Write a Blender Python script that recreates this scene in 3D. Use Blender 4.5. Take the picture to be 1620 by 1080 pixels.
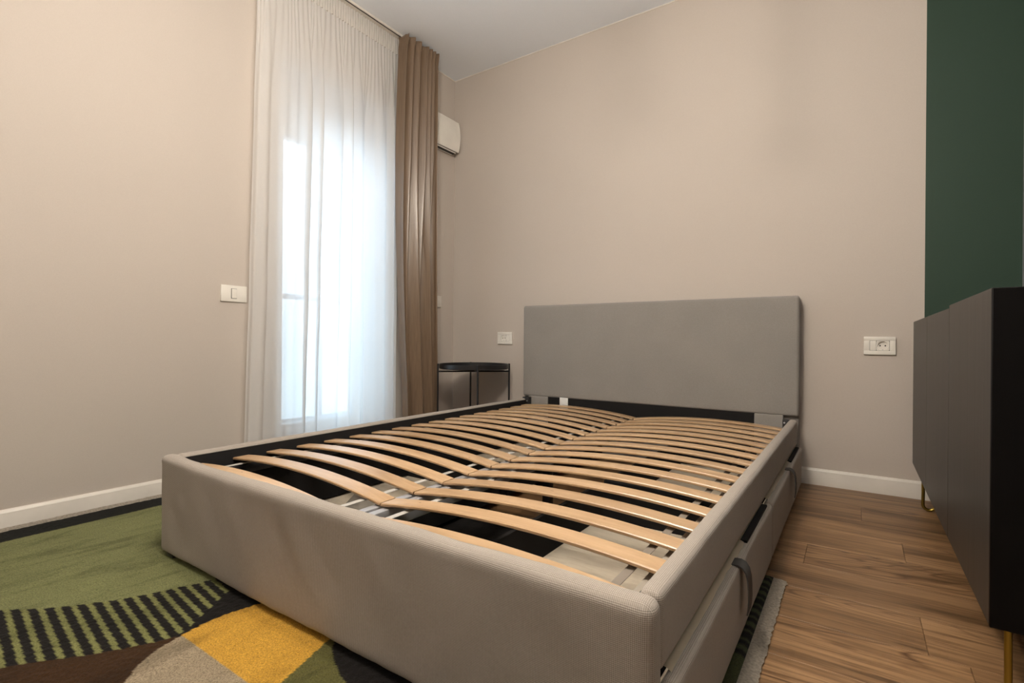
import bpy, bmesh, math, random
from mathutils import Matrix, Vector, noise
random.seed(7)
S = bpy.context.scene
C = S.collection
for o in list(bpy.data.objects): bpy.data.objects.remove(o)

# ------------------------------------------------------------------ camera, sky, exposure
F_PX, YAW, PITCH, ROLL, CAM_H = 802.9, math.radians(34.171), math.radians(-0.037), math.radians(0.4315), 0.67
fwd = Vector((-math.sin(YAW)*math.cos(PITCH), math.cos(YAW)*math.cos(PITCH), math.sin(PITCH)))
rt = Vector((math.cos(YAW), math.sin(YAW), 0)); up = rt.cross(fwd)
rt, up = rt*math.cos(ROLL)+up*math.sin(ROLL), -rt*math.sin(ROLL)+up*math.cos(ROLL)
cd = bpy.data.cameras.new('camera'); cam = bpy.data.objects.new('camera', cd); C.objects.link(cam)
M = Matrix((( rt.x, up.x, -fwd.x, 0), (rt.y, up.y, -fwd.y, 0), (rt.z, up.z, -fwd.z, CAM_H), (0,0,0,1)))
cam.matrix_world = M
cd.sensor_fit = 'HORIZONTAL'; cd.sensor_width = 36; cd.lens = F_PX/1620*36; cd.clip_start = .02
S.camera = cam
S.view_settings.view_transform = 'Standard'; S.view_settings.look = 'None'
S.view_settings.gamma = 1; S.view_settings.use_curve_mapping = False
S.view_settings.exposure = 0.0
W = bpy.data.worlds.new('sky'); S.world = W; W.use_nodes = True
bg = W.node_tree.nodes['Background']; bg.inputs[0].default_value = (.63, .79, 1, 1); bg.inputs[1].default_value = 6.4
LAMP_POWER = 965.0          # emission of each globe bulb

# ------------------------------------------------------------------ room numbers (metres)
XL, XR, YB, YF, H = -2.427, .545, 2.813, -1.5, 2.554
BX0, BX1, BY0, BYH, ZT = -1.756, -.226, .678, 2.718, .316     # bed outline

# ------------------------------------------------------------------ helpers
def link(name, me, mat=None, parent=None):
    o = bpy.data.objects.new(name, me); C.objects.link(o)
    if mat is not None:
        for m in (mat if isinstance(mat, (list, tuple)) else [mat]): me.materials.append(m)
    if parent is not None: o.parent = parent
    return o
def fin(name, bm, mat=None, parent=None, smooth=True, ang=40):
    bmesh.ops.recalc_face_normals(bm, faces=bm.faces[:])
    me = bpy.data.meshes.new(name); bm.to_mesh(me); bm.free()
    if smooth:
        for p in me.polygons: p.use_smooth = True
        me.set_sharp_from_angle(angle=math.radians(ang))
    return link(name, me, mat, parent)
def empty(name, loc, label, cat, group=None):
    o = bpy.data.objects.new(name, None); C.objects.link(o); o.location = loc; o.empty_display_size = .1
    tag(o, label, cat, group); return o
def tag(o, label=None, cat=None, group=None, kind=None):
    if label: o['label'] = label
    if cat: o['category'] = cat
    if group: o['group'] = group
    if kind: o['kind'] = kind
    return o
def box(bm, x0, x1, y0, y1, z0, z1, bev=0, seg=2):
    r = bmesh.ops.create_cube(bm, size=1); vs = r['verts']
    for v in vs: v.co = Vector((x0+(v.co.x+.5)*(x1-x0), y0+(v.co.y+.5)*(y1-y0), z0+(v.co.z+.5)*(z1-z0)))
    if bev:
        es = list({e for v in vs for e in v.link_edges})
        bmesh.ops.bevel(bm, geom=es, offset=bev, segments=seg, affect='EDGES', profile=.5)
def obox(name, b, mat, parent=None, bev=0, seg=2, origin=None):
    bm = bmesh.new(); box(bm, *b, bev=bev, seg=seg)
    if origin is not None: bmesh.ops.translate(bm, verts=bm.verts[:], vec=-Vector(origin))
    o = fin(name, bm, mat, parent)
    if origin is not None: o.location = origin
    return o
def tube(bm, pts, r, n=10, caps=True):
    pts = [Vector(p) for p in pts]; rings = []
    ref = Vector((0,0,1))
    for i, p in enumerate(pts):
        t = (pts[min(i+1,len(pts)-1)]-pts[max(i-1,0)]).normalized()
        a = ref.cross(t)
        if a.length < .2: a = Vector((1,0,0)).cross(t)
        a.normalize(); b = t.cross(a)
        rr = r[i] if isinstance(r, (list, tuple)) else r
        rings.append([bm.verts.new(p+a*math.cos(k*2*math.pi/n)*rr+b*math.sin(k*2*math.pi/n)*rr) for k in range(n)])
    for i in range(len(rings)-1):
        for k in range(n): bm.faces.new((rings[i][k], rings[i][(k+1)%n], rings[i+1][(k+1)%n], rings[i+1][k]))
    if caps: bm.faces.new(rings[0]); bm.faces.new(rings[-1])
def lathe(bm, prof, c=(0,0,0), n=48):
    c = Vector(c); rings = []
    for r, z in prof:
        if r < 1e-5: rings.append([bm.verts.new(c+Vector((0,0,z)))])
        else: rings.append([bm.verts.new(c+Vector((r*math.cos(k*2*math.pi/n), r*math.sin(k*2*math.pi/n), z))) for k in range(n)])
    for a, b in zip(rings, rings[1:]):
        for k in range(n):
            q = [a[k%len(a)], a[(k+1)%len(a)], b[(k+1)%len(b)], b[k%len(b)]]
            q = list(dict.fromkeys(q))
            if len(q) > 2: bm.faces.new(q)
def ribbon(bm, pts, wvec, th):
    """flat band of thickness th following pts, wvec = half width vector"""
    w = Vector(wvec); pts = [Vector(p) for p in pts]; rings = []
    for i, p in enumerate(pts):
        t = (pts[min(i+1,len(pts)-1)]-pts[max(i-1,0)]).normalized(); n = t.cross(w).normalized()*th/2
        rings.append([bm.verts.new(p+w+n), bm.verts.new(p-w+n), bm.verts.new(p-w-n), bm.verts.new(p+w-n)])
    for a, b in zip(rings, rings[1:]):
        for k in range(4): bm.faces.new((a[k], a[(k+1)%4], b[(k+1)%4], b[k]))
    bm.faces.new(rings[0]); bm.faces.new(rings[-1])
def axis_pts(h, r, step):
    k = [ -h + r*(1-math.cos(a*math.pi/2/5)) if r else -h for a in range(6)] if r else [-h]
    inner = h-r; n = max(1, int(2*inner/step)); mid = [-inner+2*inner*i/n for i in range(1, n)]
    L = k+mid+[-x for x in reversed(k)]
    return sorted(set(round(x,6) for x in L))
def rbox(bm, x0, x1, y0, y1, z0, z1, r, step=.02, disp=None):
    """rounded padded box on a fine grid; disp(point, normal) -> new point"""
    c = Vector(((x0+x1)/2, (y0+y1)/2, (z0+z1)/2)); h = ((x1-x0)/2, (y1-y0)/2, (z1-z0)/2)
    r = min(r, min(h)*.999); ax = [axis_pts(h[i], r, step) for i in range(3)]; vd = {}
    def V(p):
        k = tuple(round(x,5) for x in p)
        if k not in vd:
            q = Vector([max(-(h[i]-r), min(h[i]-r, p[i])) for i in range(3)]); d = Vector(p)-q
            n = d.normalized() if d.length > 1e-9 else Vector((0,0,1))
            w = q+n*r+c
            if disp: w = disp(w, n)
            vd[k] = bm.verts.new(w)
        return vd[k]
    for a in range(3):
        b, e = (a+1)%3, (a+2)%3
        for s in (-1, 1):
            for i in range(len(ax[b])-1):
                for j in range(len(ax[e])-1):
                    q = []
                    for (ii, jj) in ((i,j),(i+1,j),(i+1,j+1),(i,j+1)):
                        p = [0,0,0]; p[a] = s*h[a]; p[b] = ax[b][ii]; p[e] = ax[e][jj]; q.append(V(p))
                    q = list(dict.fromkeys(q))
                    if len(q) > 2:
                        try: bm.faces.new(q)
                        except ValueError: pass
def N(p, s, seed=0): return noise.noise(Vector(p)*s+Vector((seed*7.3, seed*3.1, seed*1.7)))

# ------------------------------------------------------------------ materials
class MB:
    def __init__(s, name, rough=.6, color=(.8,.8,.8), metal=0, spec=.5):
        s.m = bpy.data.materials.new(name); s.m.use_nodes = True; s.t = s.m.node_tree
        s.b = s.t.nodes['Principled BSDF']; s.b.inputs['Base Color'].default_value = (*color, 1)
        s.b.inputs['Roughness'].default_value = rough; s.b.inputs['Metallic'].default_value = metal
        s.b.inputs['Specular IOR Level'].default_value = spec; s._c = None
    def n(s, typ, **kw):
        x = s.t.nodes.new(typ)
        for k, v in kw.items():
            if k in x.inputs: x.inputs[k].default_value = v
            else: setattr(x, k, v)
        return x
    def l(s, a, ao, b, bi): s.t.links.new(a.outputs[ao] if not hasattr(a,'is_output') else a, b.inputs[bi])
    def coords(s, scale=(1,1,1), which='Object', rnd=False):
        tc = s.n('ShaderNodeTexCoord'); mp = s.n('ShaderNodeMapping'); mp.inputs['Scale'].default_value = scale
        s.l(tc, which, mp, 'Vector')
        if rnd:
            oi = s.n('ShaderNodeObjectInfo'); ml = s.n('ShaderNodeVectorMath', operation='SCALE')
            cb = s.n('ShaderNodeCombineXYZ'); s.l(oi,'Random',cb,'X'); s.l(oi,'Random',cb,'Y'); s.l(oi,'Random',cb,'Z')
            ml.inputs['Scale'].default_value = 37.; s.l(cb,0,ml,0); s.l(ml,0,mp,'Location')
        return mp
    def noise(s, mp, scale, detail=3, rough=.5, dist=0):
        x = s.n('ShaderNodeTexNoise'); x.inputs['Scale'].default_value = scale; x.inputs['Detail'].default_value = detail
        x.inputs['Roughness'].default_value = rough; x.inputs['Distortion'].default_value = dist; s.l(mp,0,x,'Vector'); return x
    def ramp(s, src, out, stops):
        r = s.n('ShaderNodeValToRGB'); e = r.color_ramp.elements
        while len(e) < len(stops): e.new(.5)
        for k, (p, c) in enumerate(stops): e[k].position = p; e[k].color = (*c, 1)
        s.l(src, out, r, 'Fac'); return r
    def mix(s, a, b, fac, mode='MIX'):
        x = s.n('ShaderNodeMix', data_type='RGBA', blend_type=mode); I = x.inputs
        for sock, v in ((I[0], fac), (I[6], a), (I[7], b)):
            if isinstance(v, tuple) and hasattr(v[0], 'outputs'): s.t.links.new(v[0].outputs[v[1]], sock)
            elif isinstance(v, tuple): sock.default_value = (*v, 1)
            else: sock.default_value = v
        return x
    def col(s, node, out=0): s.t.links.new(node.outputs[out], s.b.inputs['Base Color']); return s
    def bump(s, src, out, strength, dist=.002):
        b = s.n('ShaderNodeBump'); b.inputs['Strength'].default_value = strength; b.inputs['Distance'].default_value = dist
        s.l(src, out, b, 'Height'); s.l(b, 0, s.b, 'Normal'); return s

def plain(name, color, rough=.6, metal=0, spec=.5, var=.06, sc=8):
    b = MB(name, rough, color, metal, spec); mp = b.coords(); nz = b.noise(mp, sc)
    r = b.ramp(nz, 'Fac', [(.3, tuple(c*(1-var) for c in color)), (.7, tuple(min(1,c*(1+var)) for c in color))]); b.col(r); return b.m
def wallpaper(name, color, rough=.75):
    b = MB(name, rough, color, spec=.25); mp = b.coords(); 
    big = b.ramp(b.noise(mp, 1.1, 2), 'Fac', [(.3, tuple(c*.975 for c in color)), (.7, tuple(c*1.02 for c in color))])
    fine = b.noise(mp, 420, 2)
    mx = b.mix((big,0), (b.ramp(fine,'Fac',[(.35,(.93,.93,.93)),(.65,(1,1,1))]),0), .6, 'MULTIPLY'); b.col(mx, 2)
    b.bump(fine, 'Fac', .12, .0006); return b.m
def weave(name, c1, c2, k=2300., strength=.5, rough=.9):
    """basket weave: a lattice of sines in object space"""
    b = MB(name, rough, c1, spec=.15); tc = b.n('ShaderNodeTexCoord'); sp = b.n('ShaderNodeSeparateXYZ'); b.l(tc,'Object',sp,0)
    nsp = b.n('ShaderNodeSeparateXYZ'); b.l(tc,'Normal',nsp,0)
    out = []
    for a in 'XYZ':
        m = b.n('ShaderNodeMath', operation='MULTIPLY'); m.inputs[1].default_value = k; b.l(sp,a,m,0)
        s = b.n('ShaderNodeMath', operation='SINE'); b.l(m,0,s,0)
        ab = b.n('ShaderNodeMath', operation='ABSOLUTE'); b.l(nsp,a,ab,0)
        lt = b.n('ShaderNodeMath', operation='LESS_THAN'); lt.inputs[1].default_value = .6; b.l(ab,0,lt,0)
        w = b.n('ShaderNodeMath', operation='MULTIPLY'); b.l(s,0,w,0); b.l(lt,0,w,1); out.append(w)
    a1 = b.n('ShaderNodeMath', operation='ADD'); b.l(out[0],0,a1,0); b.l(out[1],0,a1,1)
    a2 = b.n('ShaderNodeMath', operation='ADD'); b.l(a1,0,a2,0); b.l(out[2],0,a2,1)
    mr = b.n('ShaderNodeMapRange'); mr.inputs['From Min'].default_value = -2.2; mr.inputs['From Max'].default_value = 2.2; b.l(a2,0,mr,0)
    mp = b.coords(); nz = b.noise(mp, 260, 3)
    base = b.mix(c2, c1, (mr,0)); v = b.mix((base,2), (b.ramp(nz,'Fac',[(.3,(.86,.86,.86)),(.7,(1.05,1.05,1.05))]),0), .55, 'MULTIPLY')
    big = b.ramp(b.noise(mp, 5, 3), 'Fac', [(.3,(.95,.95,.95)),(.7,(1.03,1.02,1.01))])
    b.col(b.mix((v,2), (big,0), 1., 'MULTIPLY'), 2); b.bump(mr, 0, strength, .0012)
    b.b.inputs['Sheen Weight'].default_value = .12; b.b.inputs['Sheen Roughness'].default_value = .5
    return b.m
def wood(name, cols, sx=(3,40,40), rough=.4, rnd=True, bump=.05, contrast=(.3,.7), spec=.5, streak=.5):
    b = MB(name, rough, cols[0], spec=spec); mp = b.coords(sx, rnd=rnd)
    n1 = b.noise(mp, 1.0, 6, .6, .6); n2 = b.noise(mp, 6.0, 4, .6, .2)
    st = [(contrast[0]+(contrast[1]-contrast[0])*i/(len(cols)-1), c) for i, c in enumerate(cols)]
    r1 = b.ramp(n1, 'Fac', st); r2 = b.ramp(n2, 'Fac', [(.35,(.8,.77,.74)),(.6,(1.02,1.02,1.02))])
    mx = b.mix((r1,0), (r2,0), streak, 'MULTIPLY')
    if rnd:
        oi = b.n('ShaderNodeObjectInfo'); rr = b.ramp(oi, 'Random', [(0,(.88,.87,.86)),(1,(1.08,1.07,1.06))])
        mx = b.mix((mx,2), (rr,0), 1., 'MULTIPLY')
    if name.startswith('birch'):   # a few small dark knots
        kn = b.noise(b.coords((46,70,70), rnd=True), 1., 0)
        mx = b.mix((mx,2), (b.ramp(kn,'Fac',[(.85,(1,1,1)),(.87,(.3,.22,.17))]),0), 1., 'MULTIPLY')
    b.col(mx, 2); b.bump(n2, 'Fac', bump, .001); return b.m

WALL = wallpaper('beige_wallpaper', (.545,.487,.435))
GREEN = wallpaper('dark_green_paint', (.030,.058,.040), .55)
TEAL = wallpaper('grey_teal_paint', (.22,.235,.24))
CEIL = wallpaper('ceiling_paint', (.86,.90,.96))
WHITE = plain('white_lacquer', (.72,.68,.62), .4)
WHITEPL = plain('white_plastic', (.78,.75,.69), .3)
PVC = plain('white_pvc', (.80,.82,.85), .3)
DARKHOLE = plain('dark_gap', (.02,.018,.016), .6)
STONE = plain('balcony_tile', (.62,.63,.64), .7)
RAILM = plain('balcony_rail_metal', (.45,.47,.5), .4, 1)
BED = weave('grey_beige_weave', (.52,.47,.415), (.22,.187,.16))
BEDFINE = weave('grey_fine_weave', (.335,.315,.295), (.23,.215,.20), 3100., .3)
BLACKFELT = plain('black_felt', (.012,.011,.011), .9, spec=.2)
BLACKMET = plain('black_metal', (.012,.012,.014), .35, spec=.5)
GALV = plain('galvanised_steel', (.48,.48,.50), .45, .6)
TAPE = plain('white_webbing', (.44,.42,.39), .8)
LEDGE = plain('grey_beige_ledge_cloth', (.33,.29,.24), .9)
DULLTAPE = plain('drab_webbing', (.22,.185,.15), .85)
LINING = plain('beige_lining_cloth', (.70,.60,.46), .9)
DRBASE = wood('drawer_base_board', [(.66,.58,.46),(.74,.66,.53)], (3,30,3), .6, False)
STRAP = plain('dark_grey_webbing', (.045,.042,.04), .75)
PAPER = plain('white_paper_tag', (.75,.74,.72), .8)
CARD = plain('grey_cardboard', (.45,.42,.37), .8)
BIRCH = wood('birch_veneer', [(.45,.285,.155),(.54,.36,.205),(.61,.425,.26)], (1.5,34,60), .29, True, .04, spec=.6, streak=.35)
LAMI = None
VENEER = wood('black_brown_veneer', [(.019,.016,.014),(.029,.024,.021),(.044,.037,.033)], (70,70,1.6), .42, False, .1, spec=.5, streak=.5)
SHADEDSIDE = wood('shaded_side_veneer', [(.0022,.0018,.0018),(.0035,.0028,.0028)], (60,60,2), .6, False, .05, spec=.12)  # darkened copy of the veneer: the unlit end's shade is in its colour
BRASS = plain('brass', (.36,.27,.06), .32, 1)
def laminate():
    b = MB('oak_laminate', .42, (.2,.12,.07), spec=.4)
    mp = b.coords((1.4,13,13), rnd=True); mp2 = b.coords((4,110,110), rnd=True)
    n1 = b.noise(mp, 1., 5, .55, .8); n2 = b.noise(mp2, 1., 5, .65, .3)
    # cathedral figure: bands of a stretched distorted field
    n3 = b.noise(b.coords((1.1,5.5,5.5), rnd=True), 1., 2, .4, .4)
    mu = b.n('ShaderNodeMath', operation='MULTIPLY'); mu.inputs[1].default_value = 46; b.l(n3,'Fac',mu,0)
    fr = b.n('ShaderNodeMath', operation='PINGPONG'); fr.inputs[1].default_value = 1; b.l(mu,0,fr,0)
    r1 = b.ramp(n1,'Fac',[(.30,(.125,.070,.032)),(.47,(.265,.152,.072)),(.70,(.36,.215,.107))])
    r2 = b.ramp(n2,'Fac',[(.36,(.45,.40,.36)),(.56,(1.06,1.06,1.06))])
    r3 = b.ramp(fr,0,[(0,(.42,.36,.31)),(.36,(1,1,1))])
    m1 = b.mix((r1,0),(r2,0),.75,'MULTIPLY'); msk = b.ramp(b.noise(mp,.7,1),'Fac',[(.45,(0,0,0)),(.62,(1,1,1))])
    m2 = b.mix((m1,2),(r3,0),(msk,0),'MULTIPLY')
    oi = b.n('ShaderNodeObjectInfo'); rr = b.ramp(oi,'Random',[(0,(.84,.83,.83)),(1,(1.1,1.09,1.08))])
    m3 = b.mix((m2,2),(rr,0),1.,'MULTIPLY'); b.col(m3,2); b.bump(n2,'Fac',.08,.0006); return b.m
LAMI = laminate()
def curtain_mat():
    b = MB('taupe_satin', .32, (.20,.135,.085), spec=.7); mp = b.coords((160,160,3)); nz = b.noise(mp, 1., 3)
    b.col(b.ramp(nz,'Fac',[(.3,(.150,.098,.060)),(.7,(.205,.138,.086))])); b.b.inputs['Sheen Weight'].default_value = .08
    b.b.inputs['Sheen Tint'].default_value = (.9,.75,.6,1); b.bump(b.noise(b.coords(),500,2),'Fac',.08,.0005)
    return b.m
TAUPE = curtain_mat()
def sheer_mat(name, trans, col=(.9,.9,.9)):
    m = bpy.data.materials.new(name); m.use_nodes = True; t = m.node_tree; t.nodes.remove(t.nodes['Principled BSDF'])
    out = t.nodes['Material Output']
    tr = t.nodes.new('ShaderNodeBsdfTransparent'); df = t.nodes.new('ShaderNodeBsdfDiffuse'); tl = t.nodes.new('ShaderNodeBsdfTranslucent')
    tc = t.nodes.new('ShaderNodeTexCoord'); nz = t.nodes.new('ShaderNodeTexNoise'); nz.inputs['Scale'].default_value = 900
    t.links.new(tc.outputs['Object'], nz.inputs['Vector'])
    rp = t.nodes.new('ShaderNodeValToRGB'); rp.color_ramp.elements[0].position = .3; rp.color_ramp.elements[1].position = .7
    rp.color_ramp.elements[0].color = (*[c*.92 for c in col],1); rp.color_ramp.elements[1].color = (*col,1)
    t.links.new(nz.outputs['Fac'], rp.inputs['Fac'])
    for n in (df, tl): t.links.new(rp.outputs['Color'], n.inputs['Color'])
    m1 = t.nodes.new('ShaderNodeMixShader'); m1.inputs[0].default_value = .5; t.links.new(df.outputs[0], m1.inputs[1]); t.links.new(tl.outputs[0], m1.inputs[2])
    m2 = t.nodes.new('ShaderNodeMixShader'); m2.inputs[0].default_value = trans; t.links.new(m1.outputs[0], m2.inputs[1]); t.links.new(tr.outputs[0], m2.inputs[2])
    t.links.new(m2.outputs[0], out.inputs[0]); return m
SHEER = sheer_mat('white_voile', .115, (.93,.92,.91))
SHEERTAPE = sheer_mat('white_header_tape', .06, (.93,.91,.88))
def glass_mat():
    m = bpy.data.materials.new('window_glass'); m.use_nodes = True; t = m.node_tree; t.nodes.remove(t.nodes['Principled BSDF'])
    tr = t.nodes.new('ShaderNodeBsdfTransparent'); tr.inputs[0].default_value = (.95,.98,.97,1)
    gl = t.nodes.new('ShaderNodeBsdfGlossy'); gl.inputs['Roughness'].default_value = .02
    fr = t.nodes.new('ShaderNodeFresnel'); fr.inputs[0].default_value = 1.45; mx = t.nodes.new('ShaderNodeMixShader')
    t.links.new(fr.outputs[0], mx.inputs[0]); t.links.new(tr.outputs[0], mx.inputs[1]); t.links.new(gl.outputs[0], mx.inputs[2])
    t.links.new(mx.outputs[0], t.nodes['Material Output'].inputs[0]); return m
GLASS = glass_mat()
def bulb_mat():
    m = bpy.data.materials.new('warm_bulb'); m.use_nodes = True; t = m.node_tree; t.nodes.remove(t.nodes['Principled BSDF'])
    e = t.nodes.new('ShaderNodeEmission'); e.inputs[0].default_value = (1,.895,.765,1); e.inputs[1].default_value = LAMP_POWER
    t.links.new(e.outputs[0], t.nodes['Material Output'].inputs[0]); return m
BULB = bulb_mat()
def rug_mat():
    b = MB('rug_pile', .95, (.2,.2,.2), spec=.1); at = b.n('ShaderNodeVertexColor'); at.layer_name = 'dye'
    mp = b.coords(); f = b.noise(mp, 300, 3, .75); f2 = b.noise(mp, 150, 2)
    v = b.mix((at,'Color'), (b.ramp(f,'Fac',[(.3,(.42,.42,.42)),(.68,(1.38,1.38,1.38))]),0), .9, 'MULTIPLY')
    # brushed pile: pile-direction shade put into the colour as long soft streaks
    st = b.noise(b.coords((7,1.6,1)), 1.6, 4, .6, 1.2)
    v2 = b.mix((v,2), (b.ramp(st,'Fac',[(.36,(.62,.62,.6)),(.5,(1,1,1)),(.7,(1.12,1.12,1.12))]),0), .8, 'MULTIPLY')
    b.col(v2,2); b.bump(f,'Fac',.9,.004); b.b.inputs['Sheen Weight'].default_value = .04
    return b.m
RUG = rug_mat()

# ------------------------------------------------------------------ room shell
WY0, WY1, WZ1 = 1.457, 2.20, 2.09        # balcony door opening in the left wall
T = .30
bm = bmesh.new()
box(bm, XL-T, XL, YF-.1, WY0, -.1, H+.1); box(bm, XL-T, XL, WY1, YB+.1, -.1, H+.1); box(bm, XL-T, XL, WY0, WY1, WZ1, H+.1)
box(bm, XL-T, XL, WY0, WY1, -.1, -.0)
tag(fin('wall_left', bm, WALL, smooth=False), kind='structure')
bm = bmesh.new(); GX = .242
box(bm, XL, GX, YB, YB+.12, -.1, H+.1); n0 = len(bm.faces); box(bm, GX, XR+.1, YB, YB+.12, -.1, H+.1)
bm.faces.ensure_lookup_table()
for f in bm.faces[n0:]: f.material_index = 1
tag(fin('wall_back', bm, [WALL, GREEN], smooth=False), kind='structure')
tag(obox('wall_right', (XR, XR+.12, YF-.1, YB, -.1, H+.1), TEAL), kind='structure')
tag(obox('wall_front', (XL, XR, YF-.12, YF, -.1, H+.1), WALL), kind='structure')
tag(obox('ceiling', (XL, XR, YF, YB, H, H+.1), CEIL), kind='structure')
# thin painted caulk line along the ceiling edge
bm = bmesh.new(); box(bm, XL+.001, XR-.001, YB-.004, YB-.0005, H-.006, H-.0005); box(bm, XL+.0005, XL+.004, 2.55, YB-.005, H-.006, H-.0005)
tag(fin('trim_1', bm, WHITE, smooth=False), kind='structure')
# floor with individual laminate planks running along x
floor = tag(obox('floor', (XL, XR, YF, YB, -.1, -.009), DARKHOLE), kind='structure')
meshes = {}
def plank(x0, x1, y0, y1):
    L = round(x1-x0, 3); Wd = round(y1-y0, 3)
    if (L, Wd) not in meshes:
        b = bmesh.new(); a, w, c = L/2-.0004, Wd/2-.0004, .0007
        lo = [b.verts.new(p) for p in ((-a,-w,-.0085),(a,-w,-.0085),(a,w,-.0085),(-a,w,-.0085))]
        md = [b.verts.new(p) for p in ((-a,-w,-c),(a,-w,-c),(a,w,-c),(-a,w,-c))]
        tp = [b.verts.new(p) for p in ((-a+c,-w+c,0),(a-c,-w+c,0),(a-c,w-c,0),(-a+c,w-c,0))]
        for q in range(4):
            b.faces.new((lo[q], lo[(q+1)%4], md[(q+1)%4], md[q])); b.faces.new((md[q], md[(q+1)%4], tp[(q+1)%4], tp[q]))
        b.faces.new(tp); me = bpy.data.meshes.new('plank'); b.to_mesh(me); b.free(); me.materials.append(LAMI); meshes[(L,Wd)] = me
    o = bpy.data.objects.new('plank', meshes[(L,Wd)]); C.objects.link(o); o.parent = floor; o.location = ((x0+x1)/2, (y0+y1)/2, 0)
PW, PL = .185, 1.28
joint = {-1: .20, 0: .133, 1: -.40, 2: -.13, 3: .13, 4: -.62, 5: .02, 6: -.28, 7: .3}
k0 = math.ceil((YF-1.41)/PW)-1
for k in range(k0, 9):
    y0, y1 = max(YF, 1.41+k*PW), min(YB, 1.41+(k+1)*PW)
    if y1-y0 < .01: continue
    j = joint.get(k, ((k*.47) % 1.28)-.64)
    xs = sorted(x for x in [j+PL*i for i in range(-3, 3)] if XL+.02 < x < XR-.02)
    e = [XL]+xs+[XR]
    for a, b_ in zip(e, e[1:]): plank(a, b_, y0, y1)
# baseboards
def baseboard(name, p0, p1, nrm):
    prof = [(0,0),(.014,0),(.014,.058),(.0125,.062),(.0125,.066),(.010,.071),(.006,.0755),(0,.0765)]
    bm = bmesh.new(); n = Vector(nrm); R = []
    for p in (Vector(p0), Vector(p1)): R.append([bm.verts.new(p+n*d+Vector((0,0,z))) for d, z in prof])
    k = len(prof)
    for i in range(k): bm.faces.new((R[0][i], R[0][(i+1)%k], R[1][(i+1)%k], R[1][i]))
    bm.faces.new(R[0]); bm.faces.new(R[1])
    return tag(fin(name, bm, WHITE, ang=25), kind='structure')
baseboard('baseboard_left', (XL, YF, .0003), (XL, WY0-.01, .0003), (1,0,0))
baseboard('baseboard_left', (XL, WY1+.01, .0003), (XL, YB-.015, .0003), (1,0,0))
baseboard('baseboard_back', (XL, YB, .0003), (XR-.001, YB, .0003), (0,-1,0))

# ------------------------------------------------------------------ balcony door (window_1)
win = bpy.data.objects.new('window_1', None); C.objects.link(win); win.location = (XL-.2, (WY0+WY1)/2, 0); win['kind'] = 'structure'
def wpart(name, b, mat, bev=.004):
    ox, oy = XL-.2, (WY0+WY1)/2
    bm = bmesh.new()
    for q in b: box(bm, q[0]-ox, q[1]-ox, q[2]-oy, q[3]-oy, q[4], q[5], bev=bev, seg=1)
    return fin(name, bm, mat, win)
wpart('reveal', [(XL-T+.001, XL-.0005, WY0+.0005, WY0+.006, .001, WZ1-.001), (XL-T+.001, XL-.0005, WY1-.006, WY1-.0005, .001, WZ1-.001), (XL-T+.001, XL-.0005, WY0+.006, WY1-.006, WZ1-.006, WZ1-.0005)], PVC, 0)
fx0, fx1 = XL-.25, XL-.19
FT = 1.94
wpart('shutter_box', [(fx0-.02, XL-.16, WY0+.007, WY1-.007, FT, WZ1-.007)], PVC)
wpart('door_frame', [(fx0, fx1, WY0+.007, WY0+.06, .001, FT), (fx0, fx1, WY1-.06, WY1-.007, .001, FT), (fx0, fx1, WY0+.06, WY1-.06, FT-.06, FT), (fx0, fx1, WY0+.06, WY1-.06, .001, .05)], PVC)
lx0, lx1 = XL-.24, XL-.17
gy0, gy1, gz0, gz1 = 1.59, 2.085, .20, 1.79
wpart('door_leaf', [(lx0, lx1, WY0+.045, gy0, .03, FT-.04), (lx0, lx1, gy1, WY1-.045, .03, FT-.04), (lx0, lx1, gy0, gy1, gz1, FT-.04), (lx0, lx1, gy0, gy1, .03, gz0)], PVC)
wpart('glass_pane', [(XL-.212, XL-.204, gy0-.01, gy1+.01, gz0-.01, gz1+.01)], GLASS, 0)
wpart('door_handle', [(XL-.17, XL-.155, gy1+.03, gy1+.055, .98, 1.12), (XL-.145, XL-.13, gy1-.06, gy1+.055, 1.06, 1.08), (XL-.156, XL-.13, gy1+.035, gy1+.052, 1.06, 1.08)], PVC)
# portal so that the daylight is sampled well
pl = bpy.data.lights.new('daylight_portal', 'AREA'); pl.shape = 'RECTANGLE'; pl.size = WY1-WY0; pl.size_y = WZ1; pl.cycles.is_portal = True
po = bpy.data.objects.new('daylight_portal', pl); C.objects.link(po); po.location = (XL-.27, (WY0+WY1)/2, WZ1/2); po.rotation_euler = (math.radians(90), 0, math.radians(-90))
# balcony outside
tag(obox('balcony_floor', (XL-1.35, XL-T-.001, .2, 4.6, -.2, -.03), STONE), kind='structure')
bl = empty('balcony_railing', (XL-1.3, 2.4, -.03), 'pale balcony railing with glass panels seen hazily through the white sheer curtain', 'railing')
bx = XL-1.3
bm = bmesh.new(); box(bm, -.025, .025, -2.1, 2.1, 1.02, 1.06, .005); fin('top_rail', bm, RAILM, bl)
bm = bmesh.new(); box(bm, -.02, .02, -2.1, 2.1, .02, .07, .003); fin('bottom_rail', bm, RAILM, bl)
pm = gm = None
for i in range(5):
    if pm is None:
        bm = bmesh.new(); box(bm, -.015, .015, -.015, .015, 0, 1.02, .003); o = fin('post', bm, RAILM, bl); pm = o.data
    else: o = link('post', pm, None, bl)
    o.location = (0, -1.86+i*1.04, 0)
    if i < 4:
        if gm is None:
            bm = bmesh.new(); box(bm, -.004, .004, -.49, .49, .08, 1.0); o = fin('glass_panel', bm, GLASS, bl); gm = o.data
        else: o = link('glass_panel', gm, None, bl)
        o.location = (0, -1.34+i*1.04, 0)

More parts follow.
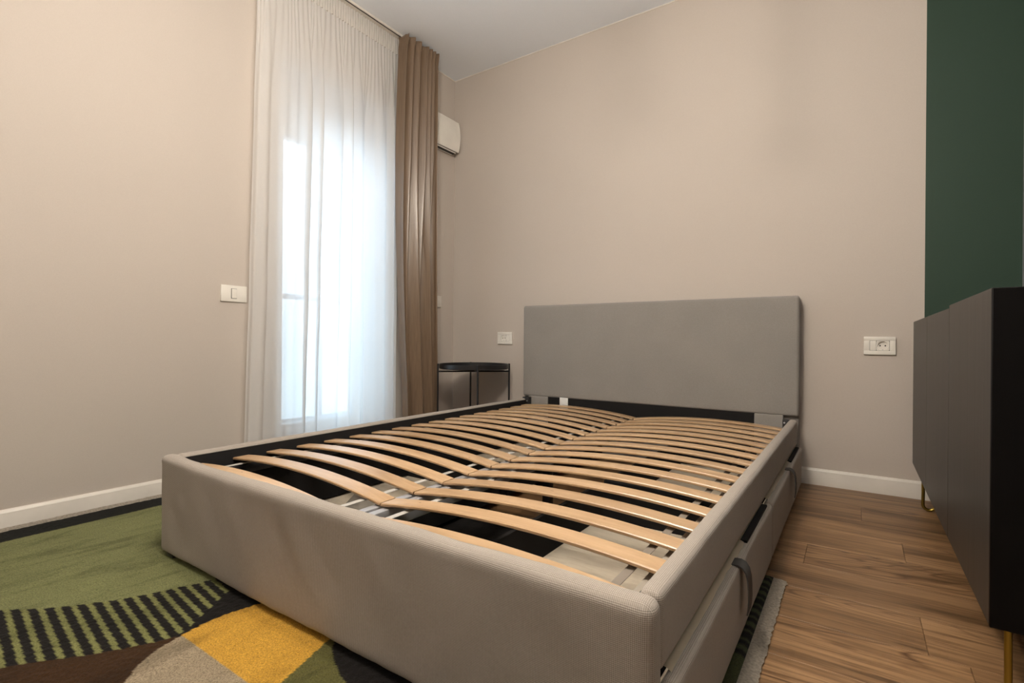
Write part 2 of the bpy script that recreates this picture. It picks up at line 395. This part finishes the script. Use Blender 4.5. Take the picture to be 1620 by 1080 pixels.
# ------------------------------------------------------------------ ceiling track and curtains
tr = empty('curtain_track', (XL+.07, 1.9, H), 'white double curtain track screwed to the ceiling above the balcony door', 'curtain track')
bm = bmesh.new()
box(bm, -.040, .026, -1.0, .63, -.014, -.0005, .001, 1)
fin('rail', bm, WHITE, tr)
bm = bmesh.new()
for x in (-.020, .018): box(bm, x-.003, x+.003, -.999, .629, -.0155, -.0135)
fin('slot', bm, DARKHOLE, tr)

def cloth(name, u0, u1, nu, zs, fn, mat, parent, th=0):
    bm = bmesh.new(); rows = []
    for z in zs:
        rows.append([bm.verts.new(fn(u0+(u1-u0)*i/nu, z)) for i in range(nu+1)])
    for a, b in zip(rows, rows[1:]):
        for i in range(nu): bm.faces.new((a[i], a[i+1], b[i+1], b[i]))
    me = bpy.data.meshes.new(name); bm.to_mesh(me); bm.free()
    for p in me.polygons: p.use_smooth = True
    return link(name, me, mat, parent)
# sheer: gathered finely at the tape, opening into broad overlapping folds lower down
sh = empty('sheer_curtain', (XL+.05, 1.75, 0), 'white translucent floor-length sheer curtain over the balcony door', 'curtain')
SZ1 = 2.5395; TB = 2.44
SX = XL+.055
def fold(s, z):
    t = max(0, min(1, (TB-z)/.55)); t = t*t*(3-2*t)
    ph = 2*math.pi*(s*8.6+.55*N((s*2.3, 0, 3.1), 1)+.9*N((s*5.1, 7, 1.1), 1)+.10*N((s*3, z*.9, 9), 1))
    a = .020*(.55+.6*abs(N((s*3.7, z*.3, 5), 1))); y = .027*(.6+.9*N((s*4.3, z*.25, 2), 1))*math.sin(ph+.8)
    fine = 2*math.pi*(s*38+1.2*N((s*9, 0, 0), 1))
    x = t*a*math.cos(ph) + (1-t)*.0035*math.cos(fine) + .003*t*math.cos(fine*.43+z)
    yy = t*y + .0025*t*math.sin(fine*.37)
    return x, yy
def sheer(u, z):
    s = (u-1.308)/.904
    x, y = fold(s, z)
    flare = -.055*(1-max(0,min(1,z/2.3)))*(1-s)**2 + .004*N((0,z*3,1),1)
    return Vector((SX+x-sh.location.x, u+y*min(1, s*6)*min(1,(1-s)*6)+flare-1.75, z))
zs = [TB+.002 - (TB+.002-.012)*(i/70) for i in range(71)]
cloth('voile', 1.308, 2.212, 700, zs, sheer, SHEER, sh)
def tape(u, z):
    s = (u-1.308)/.904; f = 2*math.pi*s*54+2*N((s*12, 0, 0), 1)
    return Vector((SX+.003*math.cos(f)+.0016*math.cos(f*.5+z*60)-sh.location.x+.004, u-1.75, z+.0012*math.sin(f)))
cloth('header_tape', 1.308, 2.212, 860, [SZ1-(SZ1-TB)*i/12 for i in range(13)], tape, SHEERTAPE, sh)
# drape
dr = empty('drape_curtain', (XL+.10, 2.37, 0), 'taupe brown satin drape gathered at the right of the sheer curtain', 'curtain')
DX = XL+.124
def drape(u, z):
    s = u; zz = max(0, min(1, z/2.5)); top = max(0, min(1, (z-1.9)/.55)); top = top*top*(3-2*top)
    low = 1-max(0, min(1, (z-.3)/1.5))
    ph = 2*math.pi*(s*(6.2)+.35*math.sin(s*9)+.06*N((s*4, z*1.3, 0),1)) 
    ph2 = 2*math.pi*(s*3.0+.1+.2*math.sin(s*7+1))
    A = .040*(1-low*.2); 
    x = A*((1-low*.55)*math.cos(ph)+low*.75*math.cos(ph2)) + .003*math.cos(ph*2.0+1+z*.4)*(1-low)
    y0 = 2.188-.028*math.sin(math.pi*min(1,max(0,(2.5-z)/2.5))**.8)+.055*low**1.5
    y1 = 2.455+.03*low - .006*math.sin(z*2)
    y = y0+(y1-y0)*s + ((1-low)*.030*math.sin(ph*1.0+1.9)+low*.030*math.sin(ph2+1.9))*min(1,s*8)*min(1,(1-s)*8)
    # smocked heading: crushed pleats on the top band
    if z > 2.42:
        k = (z-2.42)/.12; x += .006*math.cos(ph*4+z*40)*k; y += .005*math.sin(ph*3+1)*k
    return Vector((DX+x-dr.location.x, y-2.37, z))
zs = [2.535-.12*i/10 for i in range(10)]+[2.415-(2.415-.015)*i/60 for i in range(61)]
d_o = cloth('drape', 0, 1, 260, zs, drape, TAUPE, dr)
md = d_o.modifiers.new('thick', 'SOLIDIFY'); md.thickness = .0016; md.offset = 0

# ------------------------------------------------------------------ things on the walls
def loc_bm(origin): 
    return bmesh.new()
vent = empty('ventilation_unit', (XL, 2.64, 2.02), 'small white wall ventilation unit with bowed cover high beside the drape', 'ventilation unit')
V0 = Vector((XL, 2.64, 2.02))
def vbox(name, b, mat, bev=0):
    bm = bmesh.new(); box(bm, *b, bev=bev); bmesh.ops.translate(bm, verts=bm.verts[:], vec=-V0); return fin(name, bm, mat, vent)
vbox('body', (XL+.0005, XL+.05, 2.566, 2.768, 2.003, 2.21), WHITEPL, .003)
vbox('air_gap', (XL+.05, XL+.056, 2.570, 2.762, 2.012, 2.205), DARKHOLE)
bm = bmesh.new(); R = []
for i in range(17):
    t = i/16; z = 2.012+t*.212; bow = .016*(1-(2*t-1)**2)
    R.append([bm.verts.new(Vector((XL+x, y, z))-V0) for x, y in ((.057, 2.556), (.064+bow, 2.556), (.064+bow, 2.784), (.057, 2.784))])
for a, b in zip(R, R[1:]):
    for k in range(4): bm.faces.new((a[k], a[(k+1)%4], b[(k+1)%4], b[k]))
bm.faces.new(R[0]); bm.faces.new(R[-1])
fin('cover', bm, WHITEPL, vent, ang=50)
vbox('lower_lip', (XL+.03, XL+.05, 2.575, 2.76, 1.998, 2.003), DARKHOLE)

def plate_thing(name, loc, label, cat):
    return empty(name, loc, label, cat)
# light switch on the left wall
sw = empty('light_switch', (XL, 1.236, .883), 'white rectangular light switch on the left wall beside the sheer curtain', 'light switch')
def part(root, name, b, mat, bev=0, seg=2):
    bm = bmesh.new(); box(bm, *b, bev=bev, seg=seg); return fin(name, bm, mat, root)
part(sw, 'plate', (.0005, .009, -.058, .062, -.038, .038), WHITEPL, .002)
part(sw, 'rocker_gap', (.009, .0096, -.0125, .0135, -.0235, .0235), DARKHOLE)
o = part(sw, 'rocker', (.0092, .0135, -.011, .012, -.022, .022), WHITEPL, .0015); 
# small control plate half hidden behind the drape
tp = empty('wall_control', (XL, 2.62, .944), 'narrow white control plate on the wall half hidden behind the drape', 'switch')
part(tp, 'plate', (.0005, .010, -.062, .052, -.040, .040), WHITEPL, .002)
part(tp, 'button', (.0102, .0125, -.012, .040, -.020, .020), WHITEPL, .001)
def socket(name, xc, zc, w, h, label, flip):
    r = empty(name, (xc, YB, zc), label, 'power socket')
    def P(n, x0, x1, y0, y1, z0, z1, mat, bev=0, seg=2): return part(r, n, (x0, x1, -y1, -y0, z0, z1), mat, bev, seg)
    a, b = w/2, h/2
    # face plate as a frame round the module opening
    ix0, ix1, iz = -.0365, .0365, .0225
    bm = bmesh.new()
    box(bm, -a, a, -.010, -.0005, iz, b, .0006); box(bm, -a, a, -.010, -.0005, -b, -iz, .0006)
    box(bm, -a, ix0, -.010, -.0005, -iz, iz+.0, .0006); box(bm, ix1, a, -.010, -.0005, -iz, iz, .0006)
    fin('plate', bm, WHITEPL, r)
    P('module_gap', ix0, ix1, .0004, .0011, -iz, iz, DARKHOLE)
    s = -1 if flip else 1
    cx = s*.0115; bx_ = sorted((s*-.0355, s*-.0128))
    P('blank_module', bx_[0], bx_[1], .004, .0098, -iz+.0008, iz-.0008, WHITEPL, .0008)
    # socket module with a recessed round well
    bm = bmesh.new(); n = 40; R0 = .0195; y = -.0098
    sq = []; ci = []; bo = []
    for k in range(n):
        t = 2*math.pi*k/n; c, sn = math.cos(t), math.sin(t); m = max(abs(c)/.0236, abs(sn)/(iz-.0006))
        sq.append(bm.verts.new((cx+c/m, y, sn/m))); ci.append(bm.verts.new((cx+c*R0, y, sn*R0))); bo.append(bm.verts.new((cx+c*R0*.96, y+.0085, sn*R0*.96)))
    for k in range(n):
        q = (k+1)%n
        bm.faces.new((sq[k], sq[q], ci[q], ci[k])); bm.faces.new((ci[k], ci[q], bo[q], bo[k]))
    bm.faces.new(bo); fin('socket_well', bm, WHITEPL, r, ang=30)
    for dx in (-.0095, .0095):
        bm = bmesh.new(); tube(bm, [(cx+dx, -.0022, 0), (cx+dx, -.0008, 0)], .0031, 12); fin('pin_hole', bm, DARKHOLE, r)
    bm = bmesh.new(); box(bm, cx-.0022, cx+.0022, -.0085, -.002, -R0, -R0+.003); fin('earth_clip', bm, GALV, r)
    return r
socket('power_socket', .0855, .662, .116, .080, 'white power socket plate to the right of the headboard', False)
socket('power_socket', -1.963, .6905, .118, .082, 'white power socket plate above the black side table', True)

# ------------------------------------------------------------------ rug
RX0, RX1, RY0, RY1, RZ = -2.385, -.190, -.15, 1.605, .014
UP = [(.321,-1.701),(.335,-1.686),(.362,-1.648),(.390,-1.618),(.418,-1.593),(.446,-1.569),(.474,-1.550),(.501,-1.527),(.529,-1.515),(.558,-1.499),(.585,-1.487),(.613,-1.476),(.640,-1.462),(.668,-1.456),(.9,-1.40)]
LO = [(.265,-1.400),(.282,-1.392),(.309,-1.370),(.339,-1.344),(.365,-1.323),(.393,-1.302),(.421,-1.284),(.449,-1.268),(.475,-1.252),(.509,-1.237),(.541,-1.246),(.571,-1.270),(.597,-1.288),(.625,-1.307),(.654,-1.331),(.70,-1.36),(.9,-1.40)]
def lerp_tab(tab, y):
    if y <= tab[0][0]: (y0,x0),(y1,x1) = tab[0], tab[1]
    elif y >= tab[-1][0]: return tab[-1][1]
    else:
        for (y0,x0),(y1,x1) in zip(tab, tab[1:]):
            if y0 <= y <= y1: break
    return x0+(x1-x0)*(y-y0)/(y1-y0)
BLOB = [(-1.05,.20),(-1.105,.33),(-1.145,.383),(-1.19,.425),(-1.219,.472),(-1.232,.522),(-1.239,.556),(-1.240,.613),(-1.227,.678),(-1.19,.76),(-1.10,.80),(-1.0,.77),(-.919,.681),(-.885,.659),(-.829,.634),(-.796,.625),(-.70,.60),(-.66,.20)]
def inside(p, poly):
    x, y = p; c = False; n = len(poly)
    for i in range(n):
        (x0,y0),(x1,y1) = poly[i], poly[i-1]
        if (y0 > y) != (y1 > y) and x < (x1-x0)*(y-y0)/(y1-y0)+x0: c = not c
    return c
SAGE, COAL, BROWN, SAND, GOLD, OLIVE, EDGE = (.19,.20,.085), (.009,.0075,.007), (.044,.020,.007), (.33,.265,.18), (.56,.31,.045), (.105,.10,.032), (.003,.0035,.0015)
LIME = (.20,.205,.075)
def dye(x, y):
    x += .0012*N((x*240, y*240, 0), 1); y += .0012*N((x*240, y*240, 5), 1)
    if x < -2.258: return EDGE
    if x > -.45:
        if y > 1.16: return COAL if ((y-1.16)/.036) % 1 < .62 else (.055,.06,.03)  # stripe green dimmed: the poor light beside the bed is in the colour
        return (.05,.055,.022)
    if inside((x, y), BLOB):
        if y < .521: return SAND
        return GOLD if x < -.945+(.675-y)*.33 else OLIVE
    xu, xl = lerp_tab(UP, y), lerp_tab(LO, y)
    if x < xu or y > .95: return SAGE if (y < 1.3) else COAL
    if x < xl and y < .70:
        return COAL if ((y+.12*(x+1.686)-.335)/.0277) % 1 < .60 else LIME
    if y < .515: return BROWN
    return COAL
rug = empty('area_rug', (-1.29, .73, 0), 'patterned rug in sage green, mustard, sand and black lying under the bed', 'rug')
def rug_grid():
    xs, ys = [], []
    x = RX0
    while x < RX1: xs.append(x); x += .0034 if -1.9 < x < -.68 else .010
    xs.append(RX1); y = RY0
    while y < RY1: ys.append(y); y += .0034 if .22 < y < .72 else .010
    ys.append(RY1); verts = []; nx, ny = len(xs), len(ys); cols = []
    for yy in ys:
        for xx in xs:
            e = min(xx-RX0, RX1-xx, yy-RY0, RY1-yy); z = RZ*min(1, .55+e/.015)
            verts.append((xx+1.29, yy-.73, z+.0016*N((xx*90, yy*90, 0), 1)+.001*N((xx*9, yy*9, 2), 1))); cols.append(dye(xx, yy))
    faces = [(j*nx+i, j*nx+i+1, (j+1)*nx+i+1, (j+1)*nx+i) for j in range(ny-1) for i in range(nx-1)]
    # skirt down to the floor
    ring = [i for i in range(nx)]+[j*nx+nx-1 for j in range(1, ny)]+[(ny-1)*nx+i for i in range(nx-2, -1, -1)]+[j*nx for j in range(ny-2, 0, -1)]
    b0 = len(verts)
    for k in ring: v = verts[k]; verts.append((v[0], v[1], .0008)); cols.append(cols[k])
    m = len(ring)
    for k in range(m): faces.append((ring[k], b0+k, b0+(k+1)%m, ring[(k+1)%m]))
    me = bpy.data.meshes.new('pile'); me.from_pydata(verts, [], faces); me.update()
    at = me.color_attributes.new('dye', 'FLOAT_COLOR', 'POINT')
    at.data.foreach_set('color', [q for c in cols for q in (*c, 1.)])
    for p in me.polygons: p.use_smooth = True
    return link('pile', me, RUG, rug)
rug_grid()
def fringe(name, x_in, x_out, y0, y1, zin, zout, mat):
    """ragged woven selvedge strip"""
    bm = bmesh.new(); n = int((y1-y0)/.006); cols = 6; rows = []
    for i in range(n+1):
        y = y0+(y1-y0)*i/n; wob = .004*N((y*7, 0, x_in), 1)
        rag = .004*N((y*55, 1, x_in), 1)+.003*N((y*170, 2, x_in), 1); row = []
        for k in range(cols+1):
            t = k/cols; x = x_in+(x_out-x_in)*t+wob*t*.6+(rag if k == cols else 0); z = zin+(zout-zin)*t**1.5+.0016*N((y*40, t*3, 3), 1)*t
            row.append(bm.verts.new((x+1.29, y-.73, z)))
        rows.append(row)
    for a, b in zip(rows, rows[1:]):
        for k in range(cols): bm.faces.new((a[k], a[k+1], b[k+1], b[k]))
    bmesh.ops.solidify(bm, geom=bm.faces[:], thickness=.0022)
    return fin(name, bm, mat, rug)
FR = plain('ecru_fringe', (.47,.42,.35), .95, var=.25, sc=160)
f1 = fringe('fringe', -.192, -.156, RY0, RY1+.004, .006, .0045, FR)
f2 = fringe('fringe', RX0+.002, -2.4105, RY0, RY1, .008, .017, FR)

# ------------------------------------------------------------------ bed
B0 = Vector(((BX0+BX1)/2, BY0, .016))
bed = empty('bed', B0, 'double bed frame upholstered in grey-beige cloth with bare curved birch slats', 'bed')
def bfin(name, bm, mat, parent=None, ang=40):
    bmesh.ops.translate(bm, verts=bm.verts[:], vec=-B0); return fin(name, bm, mat, parent or bed, ang=ang)
def bbox(name, b, mat, bev=.002, parent=None):
    bm = bmesh.new(); box(bm, *b, bev=bev); return bfin(name, bm, mat, parent)
def wr(p, n):   # soft dents of the padded footboard
    d = .0035*N((p.x*2.2, 1, p.z*3), 1)+.0022*N((p.x*9+p.z*7, 2, p.z*5), 1)+.0008*N((p.x*30, p.z*12, 4), 1)
    # pull folds left of the middle of the front
    g = math.exp(-((p.x+1.12+(p.z-.2)*.5)/.05)**2)*math.exp(-((p.z-.21)/.08)**2)
    g2 = math.exp(-((p.x+.95+(p.z-.2)*.4)/.035)**2)*math.exp(-((p.z-.20)/.07)**2)
    d += max(0,n.z)*(.0075*math.exp(-((p.x+1.74)/.15)**2)-.002)
    return p+n*(d-.0032*g+.003*math.exp(-((p.x+1.05+(p.z-.2)*.5)/.03)**2)*math.exp(-((p.z-.2)/.08)**2)-.003*g2)
bm = bmesh.new(); rbox(bm, BX0, BX1, BY0, BY0+.046, .022, ZT-.005, .019, .012, wr); bfin('footboard', bm, BED)
def wr2(p, n): return p+n*(.0016*N((p.x*5, p.y*4, p.z*8), 1)+.0006*N((p.y*40, p.z*40, 2), 1))
for nm, x0, x1, z0 in (('side_rail', BX0, BX0+.042, .19), ('side_rail', BX1-.036, BX1, .195)):
    bm = bmesh.new(); rbox(bm, x0, x1, BY0+.038, BYH-.002, z0, ZT-.003, .014, .02, wr2); bfin(nm, bm, BED)
# black lined inner faces and slat ledges
bbox('inner_liner', (BX0+.040, BX0+.046, BY0+.05, BYH-.01, .05, ZT-.012), BLACKFELT, .001)
bbox('inner_liner', (BX1-.041, BX1-.036, BY0+.05, BYH-.01, .12, ZT-.02), BLACKFELT, .001)
bbox('inner_liner', (BX0+.05, BX1-.05, BY0+.044, BY0+.048, .05, ZT-.03), BLACKFELT, .001)
bbox('slat_ledge', (BX0+.046, BX0+.075, BY0+.055, BYH-.02, .225, .252), BLACKMET, .002)
bbox('slat_ledge', (BX1-.085, BX1-.041, BY0+.055, BYH-.02, .215, .250), LEDGE, .002)
# headboard
def wr3(p, n): return p+n*(.0012*N((p.x*3, 0, p.z*4), 1)+.0014*math.exp(-((p.x+.62)/.02)**2)*math.exp(-((p.z-.40)/.03)**2))
bm = bmesh.new(); rbox(bm, BX0-.004, BX1+.004, BYH, BYH+.034, .325, .895, .013, .03, wr3); bfin('headboard_cushion', bm, BEDFINE)
bm = bmesh.new(); rbox(bm, BX0-.002, BX1+.002, BYH+.026, YB-.012, .018, .890, .008, .05); bfin('headboard_back', bm, BEDFINE)
bbox('headboard_liner', (-1.575, -.412, BYH+.004, BYH+.024, .14, .328), BLACKFELT, .001)
for x0, x1 in ((-1.715, -1.576), (-.411, -.285)):
    bm = bmesh.new(); rbox(bm, x0, x1, BYH-.001, BYH+.025, .14, .328, .005, .01, lambda p, n: p+n*.0022*N((p.x*22, 0, p.z*9), 1)); bfin('liner_flap', bm, BEDFINE)
o = bbox('care_label', (-1.492, -1.436, BYH+.0005, BYH+.003, .262, .330), PAPER, .0005); o['label'] = 'white sewn-in paper care label'
for x0, x1, zt, sx in ((-1.738, -1.692, ZT+.005, -1.703), (-.285, -.255, ZT-.004, -.277)):
    br = bbox('corner_bracket', (x0, x1, BYH-.036, BYH-.0025, .2, zt), BLACKMET, .002)
    bm = bmesh.new(); tube(bm, [(sx, BYH-.0395, .298), (sx, BYH-.0355, .298)], .0042, 10); bmesh.ops.translate(bm, verts=bm.verts[:], vec=-B0)
    fin('screw', bm, GALV, br)
# slats: 17 pairs
XC = -.991; SW = .054; STH = .0085; SP = .1165; SY = .758+SW/2
def slat_mesh(xa, xb, za, zb, arch):
    bm = bmesh.new(); n = 18; R = []; c = .0022
    prof = [(-SW/2+c,-STH/2),(SW/2-c,-STH/2),(SW/2,-STH/2+c),(SW/2,STH/2-c),(SW/2-c,STH/2),(-SW/2+c,STH/2),(-SW/2,STH/2-c),(-SW/2,-STH/2+c)]
    for i in range(n+1):
        s = i/n; x = xa+(xb-xa)*s; z = za+(zb-za)*s+arch*4*s*(1-s); dz = (zb-za)/(xb-xa)+arch*4*(1-2*s)/(xb-xa)
        nx, nz = -dz/math.hypot(1, dz), 1/math.hypot(1, dz)
        R.append([bm.verts.new((x+nx*q, p, z+nz*q)) for p, q in prof])
    for a, b in zip(R, R[1:]):
        for k in range(8): bm.faces.new((a[k], a[(k+1)%8], b[(k+1)%8], b[k]))
    bm.faces.new(R[0]); bm.faces.new(R[-1]); bmesh.ops.recalc_face_normals(bm, faces=bm.faces[:])
    me = bpy.data.meshes.new('slat'); bm.to_mesh(me); bm.free(); me.materials.append(BIRCH)
    for p in me.polygons: p.use_smooth = True
    me.set_sharp_from_angle(angle=math.radians(30)); return me
ML = slat_mesh(-.36, .36, -.003, -.021, .023); MR = slat_mesh(-.36, .36, -.021, -.009, .023)
for i in range(17):
    for me, x in ((ML, XC-.3625), (MR, XC+.3625)):
        o = bpy.data.objects.new('slat', me); C.objects.link(o); o.parent = bed
        o.location = Vector((x, SY+i*SP-(.031 if i == 0 else 0)+random.uniform(-.0015, .0015), .276))-B0
        o.rotation_euler = (0, 0, random.uniform(-.003, .003))
# webbing that ties the slats
for x, z in ((-1.66, .2645), (-1.06, .2555), (-.90, .2555), (-.335, .2615)):
    bbox('slat_tape', (x-.0085, x+.0085, SY-.02, SY+16*SP+.02, z-.0012, z), TAPE if x < -.4 else DULLTAPE, 0)
bm = bmesh.new(); box(bm, XC-.030, XC-.006, BY0+.05, BYH-.005, .20, .2485, .002); box(bm, XC+.006, XC+.030, BY0+.05, BYH-.005, .20, .2485, .002); box(bm, XC-.006, XC+.006, BY0+.05, BYH-.005, .205, .21)
bfin('centre_beam', bm, GALV)
bbox('centre_leg', (XC-.016, XC+.016, 1.70, 1.732, .0165, .20), BLACKMET, .003)
for x in (BX0+.06, BX1-.06):
    for y in (BY0+.02, BYH+.05):
        bbox('foot_glide', (x-.02, x+.02, y-.015, y+.015, .0165 if y < 1.6 else .001, .03), BLACKMET, .002)
# drawers under each side: fabric front, black walls, pale base
def drawer(side, y0, y1):
    s = side
    xf = (BX1+.021) if s > 0 else (BX0-.003)
    xi = BX1-.005 if s > 0 else BX0+.022
    d = bpy.data.objects.new('drawer', None); C.objects.link(d); d.parent = bed; d.location = Vector((xf, (y0+y1)/2, .02))-B0
    D0 = Vector((xf, (y0+y1)/2, .02))
    def dp(name, bm, mat): bmesh.ops.translate(bm, verts=bm.verts[:], vec=-D0); return fin(name, bm, mat, d)
    a, b = sorted((xf, xi)); zt = .189 if s > 0 else .18
    bm = bmesh.new(); rbox(bm, a, b, y0, y1, .020, zt, .0125, .02, wr2); dp('drawer_front', bm, BED)
    xb = -.755 if s > 0 else -1.20
    i0, i1 = sorted((xi-s*.004, xb))
    def bb(name, q, mat): 
        bm = bmesh.new(); box(bm, *q, bev=.001, seg=1); return dp(name, bm, mat)
    bb('drawer_base', (i0, i1, y0+.02, y1-.02, .035, .043), DRBASE)
    bb('drawer_back', (xb-.006, xb+.006, y0+.02, y1-.02, .03, .165), BLACKFELT)
    for y in (y0+.02, y1-.02): bb('drawer_side', (i0, i1, y-.005, y+.005, .03, .165), BLACKFELT)
    if s > 0:
        # pale lining folded over the top edge of the front
        yc_ = 1.20 if y0 < 1.2 else 2.20
        bm = bmesh.new(); n = 60; R = []
        for i in range(n+1):
            y = y0+.03+(y1-y0-.06)*i/n; w = .004*N((y*6, 0, s), 1)+.003*N((y*19, 1, s), 1)
            x = BX1+.0008
            R.append([bm.verts.new((x-.010, y, .1945)), bm.verts.new((x-.003+w*.3, y, .1925)), bm.verts.new((x+.003+w*.6, y, .1895)), bm.verts.new((x+.0055+w*.8, y, .1872))])
        for p, q in zip(R, R[1:]):
            for k in range(3): bm.faces.new((p[k], p[k+1], q[k+1], q[k]))
        bmesh.ops.solidify(bm, geom=bm.faces[:], thickness=.0008); dp('lining_edge', bm, LINING)
        bm = bmesh.new(); box(bm, BX1-.004, BX1+.0115, yc_+.13, min(yc_+.46, y1-.02), .1875, .1945, .001, 1); dp('lining_tape', bm, BLACKFELT)
        yc = 1.20 if y0 < 1.2 else 2.20
        pts = [(BX1-.02, .186), (BX1+.004, .1885), (BX1+.018, .190), (BX1+.027, .186), (BX1+.034, .176), (BX1+.0375, .160), (BX1+.039, .140), (BX1+.0395, .118), (BX1+.0385, .100), (BX1+.0365, .088)]
        bm = bmesh.new(); ribbon(bm, [(x, yc, z) for x, z in pts], (0, .021, 0), .0026); dp('pull_strap', bm, STRAP)
    return d
drawer(1, .716, 1.700); drawer(1, 1.706, 2.700)
drawer(-1, .73, 1.700); drawer(-1, 1.706, 2.700)
# loose flaps of packing card lying in the left drawer
bm = bmesh.new()
for (x, y, a) in ((-1.46, 1.16, .3), (-1.36, 1.10, -.5)):
    v = [bm.verts.new(Vector((x, y, .045))+Vector(q)) for q in ((-.05,-.05,.0),(.06,-.04,.0),(.05,.05,.09),(-.04,.06,.08))]; bm.faces.new(v)
bmesh.ops.solidify(bm, geom=bm.faces[:], thickness=.002)
cf = fin('packing_card', bm, CARD); tag(cf, 'folded grey packing card lying under the left slats inside the bed', 'cardboard')

# ------------------------------------------------------------------ black tray table in the corner
TC = Vector((-2.030, 2.558, 0)); TR_ = .222
tb = empty('side_table', TC, 'round black metal tray side table in the corner beside the bed', 'side table')
bm = bmesh.new(); lathe(bm, [(0,.492),(TR_-.006,.492),(TR_,.496),(TR_+.001,.522),(TR_-.001,.5235),(TR_-.003,.522),(TR_-.004,.499),(TR_-.008,.4955),(0,.4955)], n=72); fin('tray', bm, BLACKMET, tb)
lm = None
for k in range(4):
    a = YAW+math.radians(10)+k*math.pi/2
    r = TR_+.007
    bm = bmesh.new(); tube(bm, [(r, 0, .001), (r, 0, .525)], .006, 10)
    if lm is None: o = fin('leg', bm, BLACKMET, tb); lm = o.data
    else: bm.free(); o = link('leg', lm, None, tb)
    o.rotation_euler = (0, 0, a)
for k in range(2):
    bm = bmesh.new(); tube(bm, [(-TR_-.006, 0, .475+.0*k), (TR_+.006, 0, .475)], .005, 8); o = fin('crossbar', bm, BLACKMET, tb); o.rotation_euler = (0, 0, YAW+math.radians(10)+k*math.pi/2); o.location = (0, 0, .011*k-.0)

# ------------------------------------------------------------------ sideboard
CX, CY0, CY1, CZ0, CZ1 = .195, 1.200, 2.675, .178, .770
K0 = Vector(((CX+.54)/2, (CY0+CY1)/2, 0))
cb = empty('sideboard', K0, 'black-brown wood veneer sideboard on brass hairpin legs against the right wall', 'sideboard')
def cpart(name, b, mat, parent=None, bev=.0012):
    bm = bmesh.new(); box(bm, *b, bev=bev, seg=1); bmesh.ops.translate(bm, verts=bm.verts[:], vec=-K0); return fin(name, bm, mat, parent or cb)
cpart('side_panel', (CX, XR-.004, CY0, CY0+.007, CZ0, CZ1-.0005), SHADEDSIDE)
cpart('side_panel', (CX+.0185, XR-.004, CY1-.018, CY1, CZ0, CZ1-.010), SHADEDSIDE)
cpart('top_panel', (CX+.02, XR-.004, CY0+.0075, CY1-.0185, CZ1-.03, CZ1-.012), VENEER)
cpart('bottom_panel', (CX+.02, XR-.004, CY0+.0075, CY1-.0185, CZ0+.001, CZ0+.019), SHADEDSIDE)
cpart('back_panel', (XR-.012, XR-.005, CY0+.0075, CY1-.0185, CZ0+.02, CZ1-.03), SHADEDSIDE)
e = [CY0, 1.697, 2.190, CY1]
for i in range(3):
    cpart('door', (CX, CX+.018, e[i]+(.0012 if i else .0072), e[i+1]-(.0012 if i < 2 else 0), CZ0, CZ1 if i == 0 else CZ1-.007), VENEER)
def hairpin(x, y, dx):
    bm = bmesh.new(); pts = [(x, y, CZ0+.001)]; r = .020; zb = .0062+r
    pts.append((x+.001, y, zb+.05))
    for k in range(9):
        a = math.pi+math.pi*k/8; pts.append((x+dx/2+math.cos(a)*r*(1 if dx > 0 else -1)+0, y, zb+math.sin(a)*r))
    pts.append((x+dx+.012*(1 if dx > 0 else -1), y, CZ0+.001))
    bmesh.ops.translate(bm, verts=bm.verts[:], vec=(0,0,0)); tube(bm, [Vector(p)-K0 for p in pts], .0058, 12); fin('hairpin_leg', bm, BRASS, cb)
    b = cpart('leg_plate', (min(x, x+dx)-.012, max(x, x+dx)+.02, y-.02, y+.02, CZ0-.003, CZ0+.0008), BRASS)
hairpin(CX+.034, CY0+.06, .04); hairpin(CX+.030, CY1-.055, .04); hairpin(XR-.05, CY0+.06, -.04); hairpin(XR-.05, CY1-.055, -.04)

# ------------------------------------------------------------------ pendant lamp (just above the frame; the room's light source)
LC = Vector((-.66, .52, H))
lp = empty('pendant_lamp', LC, 'cluster pendant lamp with warm glowing globe bulbs hanging over the bed', 'lamp')
bm = bmesh.new(); lathe(bm, [(0,-.035),(.10,-.035),(.11,-.03),(.11,-.001),(0,-.001)], n=40); fin('canopy', bm, BLACKMET, lp)
for (dx, dy, z) in ((.11,.33,-.66),(-.24,.12,-.56),(.04,-.17,-.60),(.21,-.02,-.69)):
    bm = bmesh.new(); tube(bm, [(dx*.3, dy*.3, -.03), (dx, dy, -.10), (dx, dy, z+.12)], .004, 8); cdv = fin('cord', bm, BLACKMET, lp)
    bm = bmesh.new(); lathe(bm, [(0,z+.16),(.012,z+.16),(.018,z+.15),(.018,z+.045),(.012,z+.035),(.009,z+.022),(0,z+.022)], (dx, dy, 0), 24); fin('socket_cup', bm, BLACKMET, cdv)
    bm = bmesh.new(); bmesh.ops.create_uvsphere(bm, u_segments=24, v_segments=14, radius=.028); bmesh.ops.translate(bm, verts=bm.verts[:], vec=(dx, dy, z)); fin('globe_bulb', bm, BULB, cdv)
